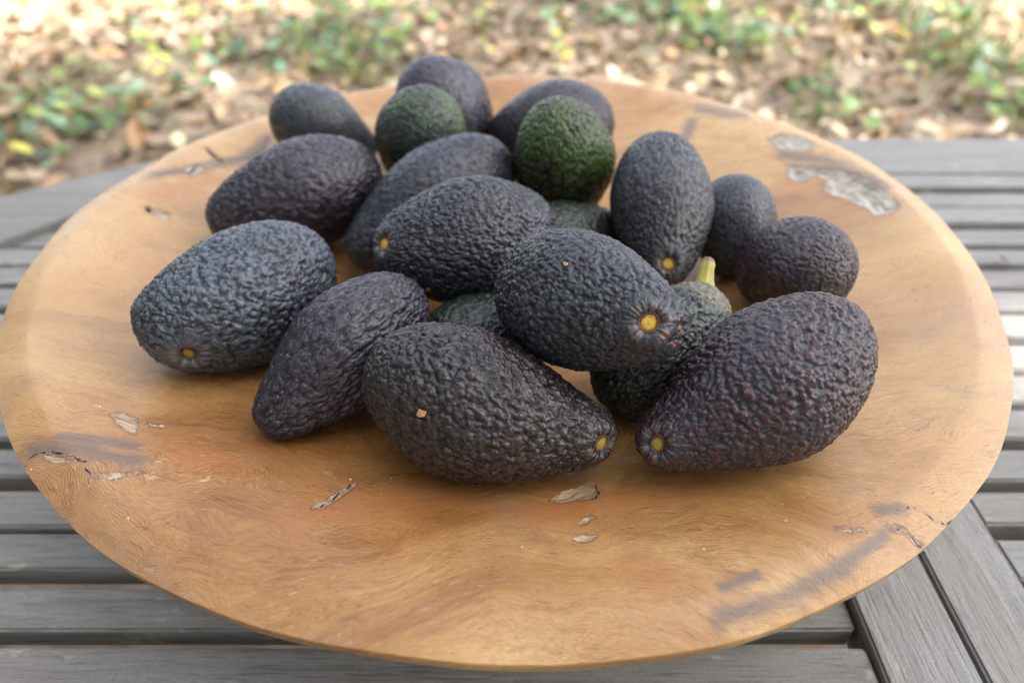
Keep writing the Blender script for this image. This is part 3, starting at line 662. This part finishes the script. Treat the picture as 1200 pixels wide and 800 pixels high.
LEAF_OVAL = np.array([(-.5, 0), (-.28, .20), (.05, .27), (.32, .17), (.5, 0), (.32, -.17), (.05, -.27), (-.28, -.20)])
LEAF_IVY = np.array([(-.35, 0), (-.46, .26), (-.10, .30), (-.02, .52), (.16, .24), (.56, 0), (.16, -.24), (-.02, -.52), (-.10, -.30), (-.46, -.26)])
def leaves_mesh(name, C, size, yaw, tilt, roll, curl, tint, shape):
    """many folded leaf blades: fan of outline points round a midrib point, curled along and across"""
    n = len(C); k = len(shape)
    P = np.vstack([shape, [[0, 0]]]); X = P[:, 0][None] * size[:, None]; Y = P[:, 1][None] * size[:, None]
    Z = curl[:, None] * size[:, None] * ((P[:, 0][None] * 2) ** 2 * .5 + np.abs(P[:, 1][None]) * 1.6) * .35
    ct, st_ = np.cos(tilt)[:, None], np.sin(tilt)[:, None]; cr, sr = np.cos(roll)[:, None], np.sin(roll)[:, None]; cy, sy = np.cos(yaw)[:, None], np.sin(yaw)[:, None]
    Y, Z = Y * cr - Z * sr, Y * sr + Z * cr
    X, Z = X * ct - Z * st_, X * st_ + Z * ct
    X, Y = X * cy - Y * sy, X * sy + Y * cy
    V = np.stack([X, Y, Z], -1) + C[:, None]
    j = np.arange(k); f = np.stack([np.full(k, k), j, (j + 1) % k], -1)
    F = (f[None] + (np.arange(n) * (k + 1))[:, None, None]).reshape(-1, 3)
    me = mesh_np(name, V.reshape(-1, 3), [F]); attr(me, 'tint', np.repeat(np.c_[tint, np.ones(n)], k + 1, 0), 'FLOAT_COLOR')
    return me
def pick(pal, n, jit=.18):
    pal = np.array(pal); w = pal[:, 3] / pal[:, 3].sum(); c = pal[rng.choice(len(pal), n, p=w), :3]
    return np.clip(c * rng.uniform(1 - jit, 1 + jit, (n, 1)) * rng.uniform(.94, 1.06, (n, 3)), 0, 1)
DRY = [(.42, .32, .22, 3), (.34, .24, .15, 4), (.47, .38, .28, 3), (.26, .175, .11, 3), (.52, .44, .34, 1.0), (.44, .27, .13, 1.6), (.14, .10, .065, 1.5)]
GRN = [(.10, .18, .06, 2), (.18, .27, .08, 2.5), (.09, .17, .11, 2.5), (.30, .36, .11, 2), (.20, .30, .20, 2)]
# litter: denser where the camera sees the ground
n = 15000
X = rng.uniform(-4.2, 4.2, n); Y = rng.uniform(1.0, 7.2, n)
C = np.stack([X, Y, GZ + rng.uniform(.0, .05, n)], -1)
me = leaves_mesh('leaf_litter', C, np.abs(rng.normal(.045, .03, n)) + .028, rng.uniform(0, 6.28, n), rng.normal(0, .35, n), rng.normal(0, .45, n), rng.normal(.3, .8, n), pick(DRY, n) * .82, LEAF_OVAL)
tag(link('leaf_litter', me, M_LITTER), 'brown and tan dry leaves covering the ground behind the table', 'leaf litter', kind='stuff')

def ground_at(u, v, z=GZ):   # picture position to a place on the ground
    th = R_(39.6); f = 810.
    d = np.array([(u - 600) / f, math.cos(th) + math.sin(th) * (400 - v) / f, -math.sin(th) + math.cos(th) * (400 - v) / f])
    return np.array([0, 0, .365]) + d * (z - .365) / d[2]
# ivy and weeds creeping through the litter, in patches
PSC = .85
PATCH = [(40, 165, .30, 40), (95, 170, .25, 24), (10, 130, .3, 25), (130, 150, .22, 25), (265, 85, .22, 22), (250, 20, .3, 22), (200, 135, .1, 6), (120, 95, .2, 8),
         (400, 30, .45, 70), (440, 60, .4, 60), (370, 80, .3, 35), (470, 15, .3, 30), (340, 60, .2, 12),
         (660, 5, .25, 30), (760, 15, .5, 80), (700, 35, .2, 12), (640, 40, .15, 14), (820, 50, .3, 35), (850, 60, .35, 45), (880, 40, .35, 45), (960, 10, .35, 50), (1010, 20, .3, 30),
         (900, 80, .15, 10), (1150, 90, .3, 35), (1165, 130, .22, 25), (1190, 150, .15, 14), (990, 155, .08, 5), (960, 115, .1, 7), (1070, 10, .3, 22), (1110, 60, .3, 22), (500, 40, .2, 14), (580, 20, .2, 10),
         (60, 60, .4, 10), (180, 60, .3, 14), (1130, 20, .3, 30)]
cc = []; 
for (u, v, r, k) in PATCH:
    p = ground_at(u, v)
    for _ in range(max(3, int(k * PSC))):
        q = rng.normal(0, r * .5, 2); cc.append((p[0] + q[0], p[1] + q[1] * 1.2, GZ + rng.uniform(.03, .13)))
C = np.array(cc); n = len(C)
me = leaves_mesh('ground_ivy', C, rng.uniform(.045, .095, n), rng.uniform(0, 6.28, n), rng.normal(.15, .35, n), rng.normal(0, .35, n), rng.normal(.1, .3, n), pick(GRN, n), LEAF_IVY)
tag(link('ground_ivy', me, M_GREEN), 'green ivy creeping in patches through the dry leaves', 'ivy', kind='stuff')

# thin grass among the leaves
def blades(name, C, H, tint, lean=.5, wid=.006):
    n = len(C); yaw = rng.uniform(0, 6.28, n); ln = rng.uniform(.2, 1, n) * lean; s = np.linspace(0, 1, 5)
    bend = (ln * H)[:, None] * s[None] ** 1.8; zz = H[:, None] * s[None] * (1 - .25 * ln[:, None] * s[None])
    w = wid * (1 - s ** 1.5 * .95); cx, sx_ = np.cos(yaw)[:, None], np.sin(yaw)[:, None]
    P1 = np.stack([C[:, 0:1] + bend * cx - w * sx_, C[:, 1:2] + bend * sx_ + w * cx, C[:, 2:3] + zz], -1)
    P2 = np.stack([C[:, 0:1] + bend * cx + w * sx_, C[:, 1:2] + bend * sx_ - w * cx, C[:, 2:3] + zz], -1)
    V = np.stack([P1, P2], 2).reshape(-1, 3); j = np.arange(4) * 2
    f = np.stack([j, j + 1, j + 3, j + 2], -1); F = (f[None] + (np.arange(n) * 10)[:, None, None]).reshape(-1, 4)
    me = mesh_np(name, V, [F]); attr(me, 'tint', np.repeat(np.c_[tint, np.ones(n)], 10, 0), 'FLOAT_COLOR'); return me
GPAL = [(.12, .20, .06, 3), (.20, .27, .09, 2), (.28, .30, .12, 1), (.09, .16, .07, 2)]
gc, gh, gt = [], [], []
YG = [(.22, .26, .07, 2), (.32, .30, .10, 1), (.14, .21, .06, 1)]
for (u, v, n, spread, hh, pal) in ((1135, 85, 70, .12, .30, GPAL), (780, 25, 70, .14, .22, GPAL), (385, 60, 60, .14, .22, GPAL), (440, 95, 50, .12, .18, YG), (1090, 30, 45, .14, .26, GPAL),
                                   (1185, 155, 30, .06, .12, GPAL), (960, 145, 26, .06, .16, GPAL), (20, 150, 40, .14, .16, GPAL), (80, 110, 26, .12, .12, GPAL), (870, 70, 40, .14, .2, GPAL)):
    p = ground_at(u, v); gc.append(np.stack([p[0] + rng.normal(0, spread, n), p[1] + rng.normal(0, spread, n), np.full(n, GZ - .01)], -1))
    gh.append(rng.uniform(.5, 1., n) * hh); gt.append(pick(pal, n))
tag(link('grass', blades('grass', np.vstack(gc), np.concatenate(gh), np.vstack(gt), .8), M_GREEN), 'thin green grass blades among the dry leaves behind the table', 'grass', kind='stuff')

# yellowing seedlings
def stem_tube(name, pts, r0, r1, seg=7):
    pts = np.array(pts); n = len(pts); ph = np.linspace(0, 6.283, seg, endpoint=False); V = []
    for i in range(n):
        r = r0 + (r1 - r0) * i / (n - 1); V.append(np.stack([pts[i, 0] + r * np.cos(ph), pts[i, 1] + r * np.sin(ph), np.full(seg, pts[i, 2])], -1))
    return mesh_np(name, np.vstack(V), [grid_faces(n, seg, True)])
M_TWIG = plain('green_twig', (.16, .17, .06), .7)
def seedling(u, v, h, nleaf, pal, label, size=.075):
    p = ground_at(u, v); root = empty('seedling', (p[0], p[1], GZ))
    tag(root, label, 'seedling', 'seedlings behind the table')
    lx = rng.normal(0, .03, 2)
    pts = [(lx[0] * s * s, lx[1] * s * s, h * s) for s in np.linspace(0, 1, 7)]
    link('stem', stem_tube('stem', pts, .004, .0018), M_TWIG, root)
    for i in range(nleaf):
        s = .3 + .7 * (i + .5) / nleaf; a = i * 2.4 + rng.uniform(-.4, .4); sz = size * rng.uniform(.7, 1.15)
        c = np.array([[sz * .5 * math.cos(a), sz * .5 * math.sin(a), 0]])
        me = leaves_mesh('leaf', c, np.array([sz]), np.array([a]), np.array([rng.uniform(-.5, .35)]), np.array([rng.normal(0, .3)]), np.array([.3]), pick(pal, 1), LEAF_OVAL)
        o = link('leaf', me, M_GREEN, root); o.location = (lx[0] * s * s, lx[1] * s * s, h * s)
YEL = [(.42, .42, .10, 3), (.50, .44, .10, 2), (.30, .36, .09, 2), (.46, .34, .10, 1)]
GR2 = [(.12, .22, .06, 2), (.07, .15, .07, 2), (.20, .28, .08, 1)]
seedling(568, 85, .30, 9, YEL, 'yellow-green seedling above the middle of the back rim')
seedling(655, 88, .26, 8, YEL, 'yellow seedling to the right of the highest avocado')
seedling(205, 105, .16, 7, YEL, 'yellow seedling at the upper left in the leaves', .085)
seedling(655, 20, .2, 8, GR2, 'dark green seedling at the top edge, above the green avocado')
seedling(240, 115, .20, 7, GR2, 'bluish green seedling behind the left back rim')
seedling(885, 75, .26, 9, GR2, 'green seedling standing right of the bowl centre at the back', .085)
seedling(955, 130, .22, 8, [(.30, .36, .12, 2), (.20, .30, .08, 1)], 'pale green seedling behind the bark patches of the bowl', .06)

# single fallen leaves that stand out
def fallen(u, v, size, col, label, z=GZ + .06, tilt=.3, yaw=None, shape=LEAF_OVAL, curl=.5, loc=None):
    p = ground_at(u, v, z) if loc is None else np.array(loc)
    me = leaves_mesh('fallen_leaf', np.zeros((1, 3)), np.array([size]), np.array([rng.uniform(0, 6.28) if yaw is None else yaw]), np.array([tilt]), np.array([.2]), np.array([curl]), np.array([col]), shape)
    o = link('fallen_leaf', me, M_LITTER); o.location = p
    so_ = o.modifiers.new('thickness', 'SOLIDIFY'); so_.thickness = .0008
    tag(o, label, 'leaf', 'fallen leaves that stand out')
fallen(1058, 40, .10, (.58, .45, .05), 'bright yellow fallen leaf at the upper right')
fallen(1105, 6, .16, (.50, .50, .16), 'large pale yellow leaf at the top edge, upper right')
fallen(1105, 60, .16, (.26, .10, .045), 'large curled rust-brown leaf at the upper right', curl=1.2)
fallen(208, 165, .09, (.62, .60, .36), 'pale cream leaf behind the left back rim')
fallen(42, 155, .08, (.68, .60, .48), 'pale whitish leaf at the left edge behind the table')
fallen(145, 92, .06, (.66, .64, .50), 'small pale round leaf at the upper left')
fallen(25, 175, .10, (.52, .50, .10), 'yellow leaf lying in the ivy at the left edge')
fallen(1165, 150, .11, (.42, .36, .30), 'pale grey-tan leaf just behind the right border board')
fallen(1187, 98, .10, (.66, .58, .48), 'pale tan leaf at the right edge behind the table')
fallen(0, 0, .020, (.34, .22, .10), 'small dry brown leaf caught between the slats on the right', tilt=-.5, loc=(.470, .560, .004), yaw=.4)

# ------------------------------------------------------------------ shade tree (its crown stands between the sun and the table)
def bark_mat():
    t = NT('tree_bark'); c = t.coord(); n1 = t.noise(t.map(c, (12, 12, 2.5)), 1, 5, .65)
    t.set(Base_Color=t.ramp(n1, [(.3, (.05, .04, .032)), (.6, (.16, .135, .11)), (.8, (.24, .21, .17))]), Roughness=.9, Normal=t.bump(n1, .9, .03)); return t.m
M_BARK = bark_mat()
CROWN_Z = 9.0
tc = Vector((0.1, 1.7, 0)) + SUN_DIR * (CROWN_Z / SUN_DIR.z)
tree = empty('shade_tree', (tc.x + .8, tc.y - .9, GZ)); tag(tree, 'broad leafy tree standing behind the viewer and shading the table', 'tree')
def limb(name, a, b, r0, r1, n=9, wob=.08):
    a = np.array(a); b = np.array(b); s = np.linspace(0, 1, n)
    pts = a + (b - a) * s[:, None]; pts[1:-1] += rng.normal(0, wob, (n - 2, 3)) * [1, 1, .3]
    return stem_tube(name, pts, r0, r1, 12)
top = (-.5, .6, 8.2)
link('trunk', limb('trunk', (0, 0, -.1), top, .20, .11), M_BARK, tree)
for a in np.linspace(0, 6.283, 7, endpoint=False):
    link('branch', limb('branch', (top[0], top[1], top[2] - .5 + rng.uniform(-.3, .2)), (-.8 + 2.0 * math.cos(a), .9 + 2.0 * math.sin(a), CROWN_Z - GZ + rng.uniform(-.1, .5)), .06, .012), M_BARK, tree)
n = 44000
# leaves gathered in clusters through a flattened dome
nc = 420; ca = rng.uniform(0, 6.283, nc); cr_ = np.sqrt(rng.uniform(0, 1, nc)); cl = np.stack([3.6 * cr_ * np.cos(ca), 3.2 * cr_ * np.sin(ca), rng.uniform(-.35, .9, nc) * (1.15 - cr_ ** 2 * .6)], -1)
c2 = rng.normal(0, 1, (260, 2)) * [.62, .55]; c2 = np.c_[c2[:, 0], c2[:, 1] - 1.25, rng.uniform(-.3, 1.1, 260)]     # densest over the table
cl = np.vstack([cl, c2]); pk = np.r_[np.full(nc, .55 / nc), np.full(260, .45 / 260)]; nc = len(cl)
idx = rng.choice(nc, n, p=pk); P = cl[idx] + rng.normal(0, .22, (n, 3)) * [1, 1, .7]
Wp = P + np.array([tc.x, tc.y, CROWN_Z])
S = np.array(SUN_DIR)
def shadow(z): k = (Wp[:, 2] - z) / S[2]; return Wp[:, 0] - S[0] * k, Wp[:, 1] - S[1] * k
gx_, gy_ = shadow(GZ); tx_, ty_ = shadow(0.)
keep = np.ones(n, bool)
keep &= ~((gy_ > 3.75 + .45 * (gx_ + 2.2)) & (gx_ < -.5))           # the crown ends here: sun on the ground at the far left
keep &= ~(((gx_ - 2.75) / .35) ** 2 + ((gy_ - 3.55) / .35) ** 2 < 1)  # a gap: sun fleck at the far right
keep &= ~(((tx_ - .49) / .12) ** 2 + ((ty_ - .40) / .12) ** 2 < 1)    # a gap: sun fleck on the right slats
thin = rng.uniform(0, 1, nc)[idx]
keep &= ~((gy_ > 2.15) & (thin < .24))                                # the crown is thin and open towards its far side: dappled ground
P = P[keep]; n = len(P)
me = leaves_mesh('crown', P, rng.uniform(.09, .15, n), rng.uniform(0, 6.28, n), rng.normal(0, .5, n), rng.normal(0, .5, n), rng.normal(.2, .3, n), pick([(.06, .12, .035, 2), (.09, .16, .04, 1), (.045, .095, .035, 2)], n), LEAF_OVAL[[0, 2, 4, 6]])
cw = link('crown', me, leaf_col_mat('tree_leaf', .45, .3), tree); cw.location = (tc.x - tree.location.x, tc.y - tree.location.y, CROWN_Z - GZ)

# ------------------------------------------------------------------ foliage added out of view to block low light from left and behind the viewer
path = np.array([(-3.7, 3.2), (-3.7, -1.7), (3.0, -1.7)]); seg = np.hypot(*np.diff(path, axis=0).T); n = 11000
tt = rng.uniform(0, seg.sum(), n); k_ = (tt > seg[0]).astype(int); fr_ = np.where(k_ == 0, tt / seg[0], (tt - seg[0]) / seg[1])
XY = path[k_] + (path[k_ + 1] - path[k_]) * fr_[:, None] + rng.normal(0, .22, (n, 2)); hz = rng.uniform(0, 1, n) ** .8 * (np.where(k_ == 1, 5.2, 4.2) + .35 * np.sin(tt * 2.3) + .2 * np.sin(tt * 5.1))
me = leaves_mesh('foliage', np.c_[XY, hz], rng.uniform(.16, .30, n), rng.uniform(0, 6.28, n), rng.normal(.9, .5, n), rng.normal(0, .6, n), rng.normal(.2, .3, n), pick([(.045, .09, .03, 2), (.07, .12, .035, 1), (.035, .07, .03, 2)], n), LEAF_OVAL[[0, 2, 4, 6]])
added_hedge = empty('added_hedge', (0, 0, GZ)); tag(added_hedge, 'tall dark green foliage, added unseen to block low light on the left and behind the viewer', 'added_hedge')
link('foliage', me, M_GREEN, added_hedge)
for q in np.linspace(.05, .95, 12):
    t_ = q * seg.sum(); k = int(t_ > seg[0]); p = path[k] + (path[k + 1] - path[k]) * (t_ / seg[0] if k == 0 else (t_ - seg[0]) / seg[1])
    link('stem', limb('stem', (p[0], p[1], -.05), (p[0] + .1, p[1], 3.0), .05, .015, wob=.04), M_BARK, added_hedge)
